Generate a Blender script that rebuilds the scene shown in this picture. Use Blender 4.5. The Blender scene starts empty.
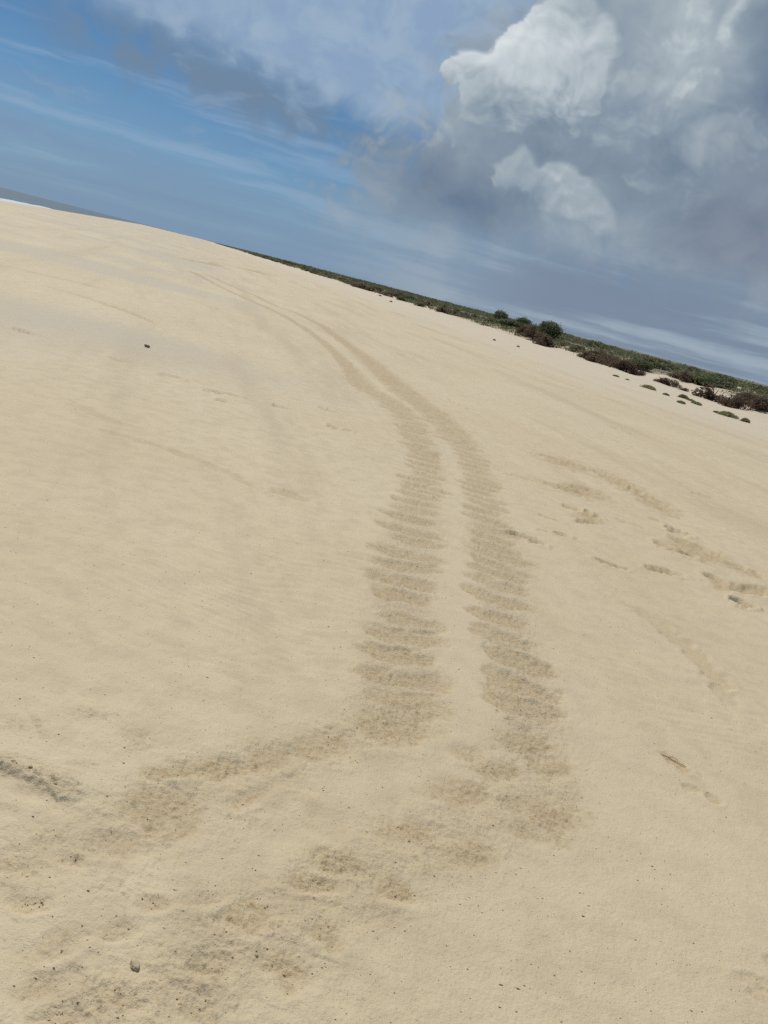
import bpy, bmesh, math, random
import numpy as np
from mathutils import Vector, Matrix, noise as mnoise
R = math.radians
random.seed(7)
rng = np.random.default_rng(11)
scene = bpy.context.scene
COL = scene.collection

# ------------------------------------------------------------------ camera
EYE = 1.6
PITCH, ROLL = R(13.646), R(14.5)
cam_data = bpy.data.cameras.new('camera')
cam_data.sensor_fit = 'VERTICAL'
cam_data.sensor_height = 36.0
cam_data.lens = 900.0 * 36.0 / 1024.0
cam_data.clip_start = 0.05
cam_data.clip_end = 60000
cam = bpy.data.objects.new('camera', cam_data)
COL.objects.link(cam)
fwd = Vector((0, math.cos(PITCH), -math.sin(PITCH)))
xh = Vector((1, 0, 0))
uph = xh.cross(fwd)
right = xh * math.cos(ROLL) + uph * math.sin(ROLL)
up = -xh * math.sin(ROLL) + uph * math.cos(ROLL)
cam.matrix_world = Matrix(((right.x, up.x, -fwd.x, 0), (right.y, up.y, -fwd.y, 0), (right.z, up.z, -fwd.z, EYE), (0, 0, 0, 1)))
scene.camera = cam
scene.view_settings.view_transform = 'Standard'
scene.view_settings.look = 'None'
scene.view_settings.exposure = 0.0
scene.view_settings.gamma = 1.0
scene.view_settings.use_curve_mapping = False
scene.cycles.use_denoising = False
scene.cycles.max_bounces = 4
scene.cycles.use_adaptive_sampling = True
scene.cycles.adaptive_threshold = 0.02
scene.render.film_transparent = False

# ------------------------------------------------------------------ sun
SUN_AZ, SUN_EL = R(-35), R(56)
sd = Vector((math.sin(SUN_AZ) * math.cos(SUN_EL), math.cos(SUN_AZ) * math.cos(SUN_EL), math.sin(SUN_EL)))
sun_data = bpy.data.lights.new('sun', 'SUN')
sun_data.energy = 2.9
sun_data.angle = R(0.6)
sun_data.color = (1.0, 0.955, 0.88)
sun = bpy.data.objects.new('sun', sun_data)
COL.objects.link(sun)
sun.rotation_euler = sd.to_track_quat('Z', 'Y').to_euler()
sun.location = (0, 0, 50)


# ------------------------------------------------------------------ node helper
class G:
    """Writes shader arithmetic as expressions."""
    def __init__(self, nt):
        self.nt = nt

    def new(self, kind, **kw):
        n = self.nt.nodes.new(kind)
        for k, v in kw.items():
            setattr(n, k, v)
        return n

    def put(self, sock, v):
        if isinstance(v, V):
            self.nt.links.new(v.s, sock)
        elif isinstance(v, bpy.types.NodeSocket):
            self.nt.links.new(v, sock)
        else:
            if isinstance(v, tuple) and len(v) == 3 and len(getattr(sock, 'default_value', ())) == 4:
                v = v + (1.0,)
            sock.default_value = v

    def m(self, op, *a):
        n = self.new('ShaderNodeMath', operation=op)
        for i, v in enumerate(a):
            self.put(n.inputs[i], v)
        return V(self, n.outputs[0])

    def ss(self, a, b, x):
        n = self.new('ShaderNodeMapRange', interpolation_type='SMOOTHSTEP')
        self.put(n.inputs['Value'], x)
        self.put(n.inputs['From Min'], a)
        self.put(n.inputs['From Max'], b)
        return V(self, n.outputs[0])

    def vec(self, x, y, z=0.0):
        n = self.new('ShaderNodeCombineXYZ')
        self.put(n.inputs[0], x); self.put(n.inputs[1], y); self.put(n.inputs[2], z)
        return n.outputs[0]

    def noise(self, v, scale=1.0, detail=4.0, rough=0.5, lac=2.0, dist=0.0, dims='2D'):
        n = self.new('ShaderNodeTexNoise', noise_dimensions=dims)
        self.put(n.inputs['Vector'], v)
        for k, x in (('Scale', scale), ('Detail', detail), ('Roughness', rough), ('Lacunarity', lac), ('Distortion', dist)):
            n.inputs[k].default_value = x
        return V(self, n.outputs['Fac'])

    def voro(self, v, scale=1.0, detail=0.0, rough=0.5, smooth=0.4):
        n = self.new('ShaderNodeTexVoronoi', feature='SMOOTH_F1', voronoi_dimensions='2D')
        self.put(n.inputs['Vector'], v)
        for k, x in (('Scale', scale), ('Detail', detail), ('Roughness', rough), ('Smoothness', smooth)):
            n.inputs[k].default_value = x
        return V(self, n.outputs['Distance'])

    def mix(self, f, a, b, mode='MIX'):
        n = self.new('ShaderNodeMix', data_type='RGBA', blend_type=mode)
        n.clamp_factor = True
        self.put(n.inputs[0], f); self.put(n.inputs[6], a); self.put(n.inputs[7], b)
        return n.outputs[2]


class V:
    def __init__(self, g, s):
        self.g, self.s = g, s
    def __add__(self, o): return self.g.m('ADD', self, o)
    __radd__ = __add__
    def __sub__(self, o): return self.g.m('SUBTRACT', self, o)
    def __rsub__(self, o): return self.g.m('SUBTRACT', o, self)
    def __mul__(self, o): return self.g.m('MULTIPLY', self, o)
    __rmul__ = __mul__
    def __truediv__(self, o): return self.g.m('DIVIDE', self, o)
    def clamp(self):
        return self.g.m('MINIMUM', self.g.m('MAXIMUM', self, 0.0), 1.0)


# ------------------------------------------------------------------ sky (world)
def lin(r, g, b):
    f = lambda c: (c / 255 / 12.92) if c <= 10 else ((c / 255 + 0.055) / 1.055) ** 2.4
    return (f(r), f(g), f(b))

world = bpy.data.worlds.new('World')
scene.world = world
world.use_nodes = True
nt = world.node_tree
nt.nodes.clear()
g = G(nt)
tc = g.new('ShaderNodeTexCoord')
sep = g.new('ShaderNodeSeparateXYZ')
nt.links.new(tc.outputs['Generated'], sep.inputs[0])
X, Y, Z = (V(g, sep.outputs[i]) for i in range(3))
U = g.m('ARCTAN2', X, Y) * 57.29578            # azimuth, degrees
W = g.m('ARCSINE', Z) * 57.29578               # elevation, degrees
Wp = g.m('MAXIMUM', W, 0.0)

sky = g.new('ShaderNodeTexSky', sky_type='NISHITA')
sky.sun_disc = False
sky.sun_elevation = SUN_EL
sky.sun_rotation = SUN_AZ
sky.altitude = 0
sky.air_density = 0.7
sky.dust_density = 0.1
sky.ozone_density = 3.0

dome = g.vec(U * 0.16, W * 0.19, 0.0)
wx = g.noise(dome, 1.3, 3, 0.5) - 0.5
wy = g.noise(g.vec(U * 0.16 + 31.0, W * 0.19 + 7.0), 1.3, 3, 0.5) - 0.5
Uw = U + wx * 3.2
Ww = W + wy * 2.6

def blob(u, w, ru, rw, amp=1.0):
    a = (Uw - u) * (1.0 / ru)
    b = (Ww - w) * (1.0 / rw)
    return g.m('EXPONENT', (a * a + b * b) * -1.0) * amp

def puffs(du, dw):
    v = g.vec((Uw + du) * 0.30, (Ww + dw) * 0.36)
    return 1.0 - g.voro(v, 1.0, 2.0, 0.42, 0.7)

streak2 = g.noise(g.vec(U * 0.05 + W * 0.02, W * 0.75 + wx * 0.35), 1.0, 5, 0.55)
soft = g.noise(dome, 0.75, 6, 0.55)
fine = g.noise(g.vec(Uw * 0.42, Ww * 0.5 + 3.0), 1.0, 6, 0.52)

col = g.mix(1.0, sky.outputs[0], (0.037, 0.052, 0.059), 'MULTIPLY')
# thin grey-blue layer that thickens towards the horizon
hz = g.ss(8.5, 0.0, W + (streak2 - 0.5) * 7.0) * 0.9
col = g.mix(hz, col, g.mix(g.ss(-12.0, 8.0, U), lin(122, 146, 176), lin(134, 148, 168)))
wisps = g.ss(0.52, 0.74, streak2) * g.ss(0.2, 3.0, Wp) * 0.55
col = g.mix(wisps, col, lin(150, 172, 198))
# high pale veil on the upper right, with a mauve-grey band along its lower edge
edge = W - (8.6 - 0.10 * (U + 14.0)) + (fine - 0.5) * 2.6
veil = g.ss(0.2, 2.2, edge) * g.ss(-30.0, -13.0, U + edge * 1.2)
col = g.mix(veil * 0.9, col, g.mix(g.ss(0.35, 0.7, fine), lin(143, 167, 195), lin(158, 179, 200)))
band = g.m('EXPONENT', (edge * edge) * -0.45) * g.ss(0.22, 0.56, soft + (fine - 0.5) * 0.8) * g.ss(-27.0, -22.0, U)
col = g.mix(band * 0.95, col, lin(112, 135, 160))
scraps = g.ss(0.56, 0.75, g.noise(g.vec(Uw * 0.22 + 3.0, Ww * 0.7 + 9.0), 1.0, 5, 0.6)) * g.ss(2.0, 5.0, W) * 0.42
col = g.mix(scraps, col, lin(140, 163, 188))

# heaped cloud on the right: a broad grey mass, a bright tower at its upper left shoulder, a smaller heap below
side = U + 6.2 - (W - 9.0) * 0.62
body_n = puffs(0.0, 0.0)
small = 1.0 - g.voro(g.vec(Uw * 0.85, Ww * 0.95), 1.0, 2.0, 0.5, 0.6)
bump_ = (body_n - 0.62) * 0.5 + (small - 0.66) * 0.55 + (fine - 0.5) * 0.75
Ue = U + wx * 1.5 + (fine - 0.5) * 1.3
We = W + wy * 1.3 + (small - 0.66) * 0.4

def heap(lobes):
    """Sum of round lobes; also how far each point faces up and left on its own lobe."""
    dens, face = None, None
    for u, w, r in lobes:
        a = (Ue - u) * (1.0 / r)
        b = (We - w) * (1.0 / r)
        d = g.m('EXPONENT', (a * a + b * b) * -1.25)
        f = d * (b * 0.75 - a * 0.65)
        dens = d if dens is None else dens + d
        face = f if face is None else face + f
    return dens, face / (dens + 0.12)

cum = g.ss(-3.0, 2.4, side + bump_ * 6.0) * g.ss(0.8, 6.5, W + (fine - 0.5) * 3.0)
tower_d, tower_f = heap([(-1.9, 12.9, 1.0), (-2.7, 12.1, 0.8), (-0.7, 12.3, 1.2), (0.5, 14.1, 1.3), (1.5, 15.6, 1.5), (3.3, 16.9, 1.7), (3.0, 14.3, 1.8),
    (5.2, 15.6, 1.7), (1.2, 12.3, 1.5), (3.5, 12.0, 1.7), (5.6, 13.2, 1.5), (2.2, 10.4, 1.4), (-0.3, 10.8, 1.3), (4.6, 10.3, 1.3)])
dim_d, dim_f = heap([(-3.4, 10.5, 1.2), (-4.8, 9.7, 1.0), (-6.0, 10.2, 0.8), (-2.0, 9.3, 1.2), (-5.6, 8.4, 0.9), (-3.6, 8.2, 1.2)])
front_d, front_f = heap([(8.3, 15.6, 2.1), (7.4, 12.8, 1.8), (9.6, 12.2, 2.2), (10.8, 17.6, 1.9), (6.6, 10.2, 1.3), (10.0, 9.3, 1.8), (12.6, 14.3, 2.2), (12.5, 10.8, 1.6), (15.5, 12.0, 2.4), (13.6, 8.4, 1.7)])
heart_d, heart_f = heap([(2.4, 8.7, 0.95), (1.7, 7.6, 0.9), (3.4, 7.6, 1.3), (5.2, 8.3, 1.25), (4.9, 7.2, 1.4), (6.8, 8.0, 1.2), (6.9, 6.8, 1.3), (8.3, 7.0, 1.1), (8.9, 6.1, 0.9)])
tower = g.ss(0.34, 0.66, tower_d + bump_ * 0.55)
dim = g.ss(0.25, 0.80, dim_d + bump_ * 0.9)
front = g.ss(0.34, 0.90, front_d + bump_ * 0.75)
heart = g.ss(0.30, 0.78, heart_d + bump_ * 0.55) * g.ss(4.8, 8.0, W + (fine - 0.5) * 2.0)
cum = g.m('MAXIMUM', cum, tower) * g.ss(75.0, 40.0, U)
relief = (body_n - puffs(0.5, -0.7)) * 0.5 + (small - (1.0 - g.voro(g.vec(Uw * 0.85 + 0.28, Ww * 0.95 - 0.34), 1.0, 2.0, 0.5, 0.6))) * 0.28
glow = blob(1.8, 14.4, 5.4, 3.8)
dark = (blob(-1.0, 5.9, 3.6, 1.9) + blob(10.2, 11.0, 3.4, 1.8, 0.5) + blob(15.0, 16.3, 1.7, 4.0, 0.95) + blob(10.0, 3.4, 5.0, 1.0, 0.5)
        + blob(17.0, 8.5, 4.5, 3.2, 0.8) + blob(3.6, 9.4, 1.6, 0.5, 0.35))
shade = 0.36 + (soft - 0.5) * 0.45 + (fine - 0.5) * 0.30 - dark * 0.30
shade = shade + dim * (0.13 + dim_f * 0.16 + relief * 0.12)
tw = tower * (1.0 - front * 0.68) * g.ss(7.6, 12.2, W + (fine - 0.5) * 5.0 + (small - 0.66) * 3.0)
shade = shade + tw * (0.05 + glow * 0.40 + tower_f * 0.15 + relief * 0.30)
shade = shade + front * (front_f * 0.22 + relief * 0.34 + 0.03)
shade = shade + g.ss(0.30, 0.95, blob(12.3, 18.2, 0.9, 2.2) + bump_ * 0.5) * 0.26
shade = shade + blob(9.6, 17.4, 4.2, 2.6, 0.27) + blob(7.8, 12.6, 2.0, 1.6, 0.07)
shade = shade + heart * (0.19 + heart_f * 0.16 + relief * 0.30)
ramp = g.new('ShaderNodeValToRGB')
g.put(ramp.inputs[0], shade.clamp())
els = ramp.color_ramp.elements
els[0].position, els[0].color = 0.0, lin(100, 119, 143) + (1,)
els[1].position, els[1].color = 1.0, lin(226, 232, 234) + (1,)
for p, c in ((0.3, lin(131, 147, 163)), (0.55, lin(162, 175, 184)), (0.8, lin(199, 208, 213))):
    e = els.new(p); e.color = c + (1,)
ccol = g.mix(blob(17.0, 7.5, 5.0, 4.5, 0.28), ramp.outputs[0], lin(140, 140, 152))
col = g.mix(cum, col, ccol)
# low stratus banks under the heap
low = g.ss(0.40, 0.66, streak2 + (soft - 0.5) * 0.5) * g.ss(6.0, 2.0, W) * g.ss(-9.0, 4.0, U) * 0.9
col = g.mix(low, col, lin(158, 171, 184))
lowd = g.ss(0.52, 0.36, streak2) * g.ss(5.5, 2.5, W) * g.ss(0.0, 7.0, U) * 0.6
col = g.mix(lowd, col, lin(118, 131, 152))

bg = g.new('ShaderNodeBackground')
g.put(bg.inputs[0], col)
bg.inputs[1].default_value = 1.0
wo = g.new('ShaderNodeOutputWorld')
nt.links.new(bg.outputs[0], wo.inputs[0])
# ------------------------------------------------------------------ measured layout of the beach, metres (x right, y ahead of the photographer)
LANE_SEAWARD = [(-12.92,47.92,-10.938,41.248),(-9.487,38.818,-8.67,36.566),(-7.174,33.903,-6.571,32.167),(-5.752,30.961,-5.265,29.504),(-4.681,28.465,-4.258,27.48),(-3.631,25.461,-3.257,24.875),(-2.641,22.024,-2.239,21.592),(-1.899,18.962,-1.612,19.11),(-1.371,16.269,-1.017,16.479),(-0.985,14.2,-0.611,14.684),(-0.604,13.453,-0.315,14.146),(-0.263,12.299,-0.009,13.193),(-0.08,11.041,0.263,12.056),(0.029,9.871,0.392,10.684),(0.131,8.499,0.492,8.992),(0.054,7.073,0.473,7.559),(0.015,6.351,0.452,6.814),(0.014,5.313,0.469,5.718),(0.04,4.571,0.463,4.898),(0.07,3.882,0.447,4.068),(0.056,3.435,0.476,3.583),(0.01,3.205,0.457,3.419)]
LANE_LANDWARD = [(-12.362,48.462,-11.085,44.348),(-9.305,41.022,-8.667,39.243),(-7.415,37.267,-6.909,36.006),(-5.712,33.024,-5.312,32.029),(-4.89,32.098,-4.407,30.853),(-3.377,27.859,-3.005,27.911),(-2.231,23.265,-1.954,23.664),(-1.504,20.284,-1.303,21.539),(-0.988,17.545,-0.78,19.376),(-0.538,15.411,-0.298,17.302),(-0.166,14.057,0.058,15.538),(0.227,12.619,0.526,13.941),(0.443,11.261,0.817,12.471),(0.615,10.02,0.962,10.975),(0.673,9.127,1.06,9.89),(0.651,7.024,1.011,7.403),(0.637,5.869,1.087,6.402),(0.602,5.006,1.007,5.32),(0.608,4.238,0.976,4.483),(0.653,3.737,0.992,3.936),(0.62,3.455,1.004,3.685)]
DRAG = [(0.517,5.762),(0.52,4.77),(0.542,4.067),(0.557,3.63),(0.492,3.272),(0.357,2.918),(0.113,2.607),(-0.145,2.326),(-0.364,2.064),(-0.521,1.854),(-0.651,1.717)]
MARKS = [(1.696,11.948,2.101,11.997,0.07,0.02),(2.016,11.872,2.608,11.743,0.13,0.018),(2.606,11.883,2.843,11.059,0.16,0.02),(2.826,11.162,3.057,10.674,0.1,0.016),(3.06,10.79,3.181,9.979,0.18,0.012),(1.117,9.728,1.579,9.816,0.05,0.012),(1.52,9.797,2.153,9.715,0.16,0.02),(1.957,10.071,2.228,10.016,0.14,0.02),(1.901,8.718,2.037,8.569,0.07,0.035),(1.68,8.734,1.852,8.663,0.12,0.015),(1.691,8.122,2.008,8.298,0.09,0.015),(1.349,8.029,1.585,7.972,0.05,0.012),(1.281,7.338,1.39,7.313,0.05,0.012),(1.425,7.381,1.564,7.386,0.07,0.025),(1.047,7.004,1.282,6.835,0.09,0.03),(2.229,8.732,2.494,8.602,0.05,0.012),(2.792,8.986,2.985,8.779,0.11,0.04),(2.484,8.144,2.58,7.892,0.1,0.018),(2.554,7.934,2.78,7.815,0.11,0.035),(2.725,8.524,3.075,8.18,0.14,0.012),(1.673,6.767,1.926,6.72,0.07,0.025),(2.126,6.999,2.433,7.071,0.11,0.02),(2.679,7.169,2.861,7.184,0.18,0.022),(3.108,8.012,3.402,7.714,0.05,0.018),(2.973,8.187,3.085,8.089,0.1,0.02),(2.781,6.938,3.285,7.236,0.16,0.014),(2.729,6.676,2.855,6.542,0.11,0.035),(2.704,9.28,2.85,9.258,0.05,0.012),(-5.01,11.033,-4.727,10.944,0.1,0.03),(-3.635,10.621,-3.367,10.734,0.08,0.02),(-2.93,10.447,-2.679,10.498,0.08,0.03),(-2.325,10.077,-2.136,10.212,0.09,0.025),(-2.168,10.246,-1.934,10.259,0.07,0.02),(-2.064,9.635,-1.932,9.739,0.07,0.02),(-1.549,10.297,-1.369,10.289,0.08,0.025),(-0.844,9.894,-0.737,9.766,0.07,0.03),(-0.654,9.837,-0.563,9.841,0.08,0.03),(-1.094,11.088,-0.901,10.974,0.13,0.02),(-5.787,23.862,-5.291,23.266,0.12,0.03),(-0.856,6.425,-0.532,6.391,0.16,0.007),(1.422,3.611,1.527,3.51,0.055,0.011),(1.451,3.345,1.514,3.344,0.05,0.007),(1.535,3.331,1.585,3.281,0.05,0.009),(1.296,2.246,1.406,2.225,0.05,0.005),(1.314,2.187,1.42,2.149,0.06,0.006),(1.422,2.35,1.492,2.333,0.05,0.005),(3.731,19.198,4.661,18.478,0.05,0.01),(3.914,12.057,4.275,12.103,0.06,0.012),(0.45,16.33,0.968,15.137,0.05,0.008),(-1.04,24.544,-0.085,24.076,0.1,0.012),(-19.854,95.971,-17.577,90.96,0.2,0.03),(-16.428,69.344,-16.145,96.276,1.1,0.05),(-15.185,57.282,-16.864,74.611,1.0,0.05),(-2.379,7.036,-0.695,6.371,0.1,0.006),(-2.943,7.587,-2.164,7.134,0.12,0.006),(-9.025,19.849,-7.319,20.738,0.25,0.012),(-7.356,18.037,-4.286,15.942,0.2,0.012),(1.855,5.976,2.156,4.322,0.12,0.006)]
BEND_SEAWARD = [(0.269,3.236,0.17),(-0.013,2.926,0.15),(-0.247,2.647,0.14),(-0.41,2.349,0.15),(-0.547,2.113,0.14),(-0.644,1.901,0.13)]
BEND_LANDWARD = [(0.798,3.479,0.17),(0.81,3.011,0.18),(0.463,2.602,0.18),(0.191,2.282,0.17),(-0.046,1.977,0.15),(-0.204,1.714,0.14),(-0.292,1.569,0.13)]
PATCHES = [(0.251,3.201,0.209,0.09,-0.003,0.146),(0.003,2.942,0.132,0.1,-0.022,0.12),(-0.172,2.751,0.092,0.076,-0.023,0.086),(-0.301,2.62,0.1,0.065,-0.025,0.087),(-0.408,2.313,0.145,0.046,-0.031,0.118),(-0.441,2.526,0.088,0.061,-0.019,0.053),(-0.471,2.136,0.093,0.012,-0.016,0.068),(-0.193,2.477,0.058,0.054,-0.014,0.039),(0.801,3.376,0.19,0.047,0.022,0.134),(0.55,3.179,0.105,0.036,0.006,0.076),(0.664,3.099,0.132,0.021,0.018,0.115),(0.886,3.224,0.096,0.009,0.026,0.115),(0.499,2.831,0.143,0.021,0.014,0.119),(0.818,2.855,0.155,0.003,0.043,0.175),(0.694,2.889,0.085,0.039,0.007,0.084),(0.319,2.539,0.121,0.009,0.008,0.093),(0.511,2.503,0.115,0.016,0.013,0.096),(0.125,2.292,0.117,0.022,-0.002,0.077),(0.081,2.174,0.1,0.029,-0.004,0.043),(0.289,2.238,0.096,-0.001,0.008,0.07),(0.122,2.009,0.049,-0.035,0.022,0.059),(-0.076,1.997,0.081,0.02,-0.011,0.076),(-0.194,1.999,0.054,0.038,-0.014,0.035),(-0.321,1.93,0.046,0.018,-0.01,0.031),(0.042,1.848,0.077,0.008,-0.003,0.067),(-0.12,1.801,0.07,0.016,-0.009,0.051),(-0.361,1.824,0.052,0.035,-0.015,0.03),(-0.472,1.749,0.037,0.042,-0.03,0.04),(-0.463,1.611,0.055,0.045,-0.023,0.032),(-0.29,1.626,0.073,0.024,-0.015,0.042),(-0.118,1.654,0.066,0.006,-0.005,0.039),(-0.393,1.55,0.058,0.019,-0.012,0.029),(-0.659,1.935,0.06,-0.001,-0.01,0.036),(-0.56,2.009,0.05,0.006,-0.009,0.03),(-0.585,1.829,0.051,0.006,-0.009,0.029),(2.048,9.906,0.383,0.021,0.101,0.511),(2.151,11.763,0.356,-0.175,0.093,0.503),(3.035,10.429,0.219,-0.468,0.172,0.553),(2.773,11.35,0.293,-0.486,0.146,0.56),(2.907,8.127,0.268,-0.161,0.124,0.345),(2.961,7.108,0.296,0.127,0.084,0.226),(1.915,8.44,0.201,0.045,0.055,0.263),(2.858,8.358,0.185,-0.114,0.107,0.31),(3.152,7.861,0.174,-0.215,0.075,0.18)]
SCARP = [(-0.939,2.315),(-0.871,2.292),(-0.81,2.271),(-0.768,2.269),(-0.732,2.269),(-0.688,2.248),(-0.65,2.213),(-0.603,2.184)]
SHRUBS = [(10.0,144.76,1.93,1.61,'G'),(9.66,117.17,1.31,0.78,'D'),(14.73,155.59,2.08,1.56,'G'),(9.85,98.86,1.55,1.32,'D'),(10.48,94.26,1.79,1.48,'D'),(12.56,100.81,2.03,1.69,'G'),(10.49,84.5,1.7,1.14,'D'),(12.83,75.67,1.02,0.85,'D'),(13.12,72.45,1.23,0.98,'D'),(13.89,69.66,1.58,1.18,'D'),(17.51,97.54,1.76,0.99,'G'),(14.2,66.29,1.51,1.13,'D'),(15.0,66.53,0.99,0.83,'D'),(15.85,60.19,1.31,0.69,'D'),(18.63,66.67,1.54,0.85,'D'),(19.81,83.54,2.29,1.14,'O'),(16.3,51.9,1.33,1.09,'D'),(16.83,49.16,1.15,1.04,'D'),(18.98,51.72,1.22,0.98,'D'),(19.96,56.75,1.2,0.87,'D'),(19.93,67.75,1.88,0.78,'O'),(16.32,57.72,0.47,0.33,'D'),(-15.65,187.55,2.93,1.25,'D'),(-12.71,187.41,2.5,1.25,'D'),(-7.84,172.77,2.5,1.15,'D'),(-3.06,156.72,1.39,1.05,'D'),(-1.53,147.97,1.32,0.82,'D'),(1.06,141.78,1.58,1.1,'O'),(2.33,128.39,2.0,1.28,'D'),(4.07,124.32,1.52,0.97,'D'),(6.04,129.9,1.73,0.87,'O'),(7.39,122.94,1.64,0.82,'O'),(-23.56,229.05,2.56,1.02,'O'),(-33.97,273.14,3.06,1.22,'D'),(-48.23,325.83,2.93,1.28,'D'),(-64.93,388.43,3.5,1.31,'D'),(-93.56,493.28,4.46,1.67,'D'),(12.92,92.33,1.45,0.83,'O'),(13.29,86.34,1.36,0.78,'O')]
PLANTS = [(11.24,45.72,0.84,0.31),(11.53,43.5,0.35,0.15),(12.86,45.31,0.58,0.31),(10.97,38.62,0.36,0.18),(12.98,44.24,0.41,0.15),(12.61,41.9,0.49,0.19),(12.78,38.04,0.89,0.31),(12.42,38.31,0.27,0.13),(13.29,37.27,0.4,0.26),(10.74,51.78,0.41,0.15),(11.15,50.67,0.29,0.12),(4.23,61.27,0.27,0.2),(5.78,60.11,0.27,0.2),(-9.19,146.46,0.49,0.33),(-5.61,113.08,0.38,0.25)]

AZ0 = R(-14.8)                                   # the beach runs this way
SX, SY = math.sin(AZ0), math.cos(AZ0)            # along the shore
NX, NY = SY, -SX                                 # from the sea towards the dunes
SEA_T, SEA_Z = -23.2, -0.12

def perlin(x, y, seed=0):
    xi, yi = np.floor(x).astype(np.int64), np.floor(y).astype(np.int64)
    fx, fy = x - xi, y - yi
    def grad(ix, iy):
        h = (ix * 374761393 + iy * 668265263 + seed * 1442695041) & 0xFFFFFFFF
        h = ((h ^ (h >> 13)) * 1274126177) & 0xFFFFFFFF
        a = ((h ^ (h >> 16)) & 0xFFFF) * (2 * np.pi / 65536)
        return np.cos(a), np.sin(a)
    u, v = fx * fx * fx * (fx * (fx * 6 - 15) + 10), fy * fy * fy * (fy * (fy * 6 - 15) + 10)
    def dot(ox, oy):
        gx, gy = grad(xi + ox, yi + oy)
        return gx * (fx - ox) + gy * (fy - oy)
    a, b, c, d = dot(0, 0), dot(1, 0), dot(0, 1), dot(1, 1)
    return ((a + (b - a) * u) * (1 - v) + (c + (d - c) * u) * v) * 1.5

def fbm(x, y, octs, seed=0, gain=0.5):
    t, amp = 0, 1.0
    for k in range(octs):
        t = t + amp * perlin(x * 2 ** k, y * 2 ** k, seed + 17 * k)
        amp *= gain
    return t

def sstep(a, b, x):
    q = np.clip((x - a) / (b - a), 0, 1)
    return q * q * (3 - 2 * q)

def edge_t(s):
    return 29.5 + 3.0 * np.clip((s - 45) / 60, 0, 1)

def profile(x, y):
    """Beach, foreshore and dune shape, before any marks."""
    s, t = x * SX + y * SY, x * NX + y * NY
    z = np.zeros_like(x)
    fore = np.clip(SEA_T + 2.7 - t, 0, None)
    z = z - np.minimum(0.045 * fore, 3.0)
    z = z + 1.38 * np.clip((s - 48) / 262, 0, 1) ** 0.75 * sstep(-22.8, -18.5, t) * sstep(9, -6, t)
    te = edge_t(s)
    hump = fbm(x * 0.16, y * 0.16, 3, 5)
    rise = sstep(0.5, 9.5, t - te + 1.6 * hump)
    z = z + rise * (0.66 + 0.30 * sstep(140, 450, s) + 0.30 * fbm(x * 0.11, y * 0.11, 3, 9) * sstep(1500, 200, np.hypot(x, y)))
    z = z + 0.22 * sstep(-5, 3, t - te) * np.clip(fbm(x * 0.35, y * 0.35, 2, 3), 0, 1) * sstep(300, 60, s)
    return z

# polar sheet: fine where the beach lies close in front, coarser to the sides and towards the horizon
rad = [0.25 + 0.05 * k for k in range(20)]
phi = math.atan2(EYE, rad[-1] + 0.03)
while True:
    r_ = EYE / math.tan(phi)
    if 0.0011 * (r_ * r_ + EYE * EYE) / EYE > 0.013 * r_ and r_ > 4:
        break
    rad.append(r_); phi -= 0.0011
while rad[-1] < 700: rad.append(rad[-1] * 1.013)
while rad[-1] < 40000: rad.append(rad[-1] * 1.07)
rad = np.array(rad)
azs = np.concatenate([np.arange(R(-180), R(-36), R(2.0)), np.arange(R(-36), R(42), 0.00125), np.arange(R(42), R(179), R(2.0))])
NR, NA = len(rad), len(azs)
GX = rad[:, None] * np.sin(azs)[None, :]
GY = rad[:, None] * np.cos(azs)[None, :]
RR = np.repeat(rad[:, None], NA, 1)
H = profile(GX, GY)
DAMP_SHADE = np.zeros((NR, NA)); ROUGH = np.zeros((NR, NA)); CALM = np.zeros((NR, NA))  # first mask: turned-up damp sand plus painted shade of pits and rough sand

def window(x, y, rr):
    r0, a0 = math.hypot(x, y), math.atan2(x, y)
    i0, i1 = np.searchsorted(rad, r0 - rr), np.searchsorted(rad, r0 + rr)
    da = math.asin(min(0.99, rr / max(r0, 1e-6)))
    j0, j1 = np.searchsorted(azs, a0 - da), np.searchsorted(azs, a0 + da)
    return slice(i0, i1), slice(j0, j1)

def local(w, x, y, ang):
    dx, dy = GX[w] - x, GY[w] - y
    c, s = math.cos(ang), math.sin(ang)
    return dx * c + dy * s, -dx * s + dy * c

def resample(pts, step):
    pts = np.asarray(pts, float)
    d = np.concatenate([[0], np.cumsum(np.hypot(*np.diff(pts[:, :2], axis=0).T))])
    n = max(2, int(d[-1] / step))
    u = np.linspace(0, d[-1], n)
    # smooth the corners of the measured line a little
    out = np.stack([np.interp(u, d, pts[:, k]) for k in range(pts.shape[1])], 1)
    k = max(1, int(0.18 / step))
    ker = np.ones(2 * k + 1) / (2 * k + 1)
    pad = np.pad(out, ((k, k), (0, 0)), 'edge')
    return np.stack([np.convolve(pad[:, q], ker, 'valid') for q in range(out.shape[1])], 1)

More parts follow.
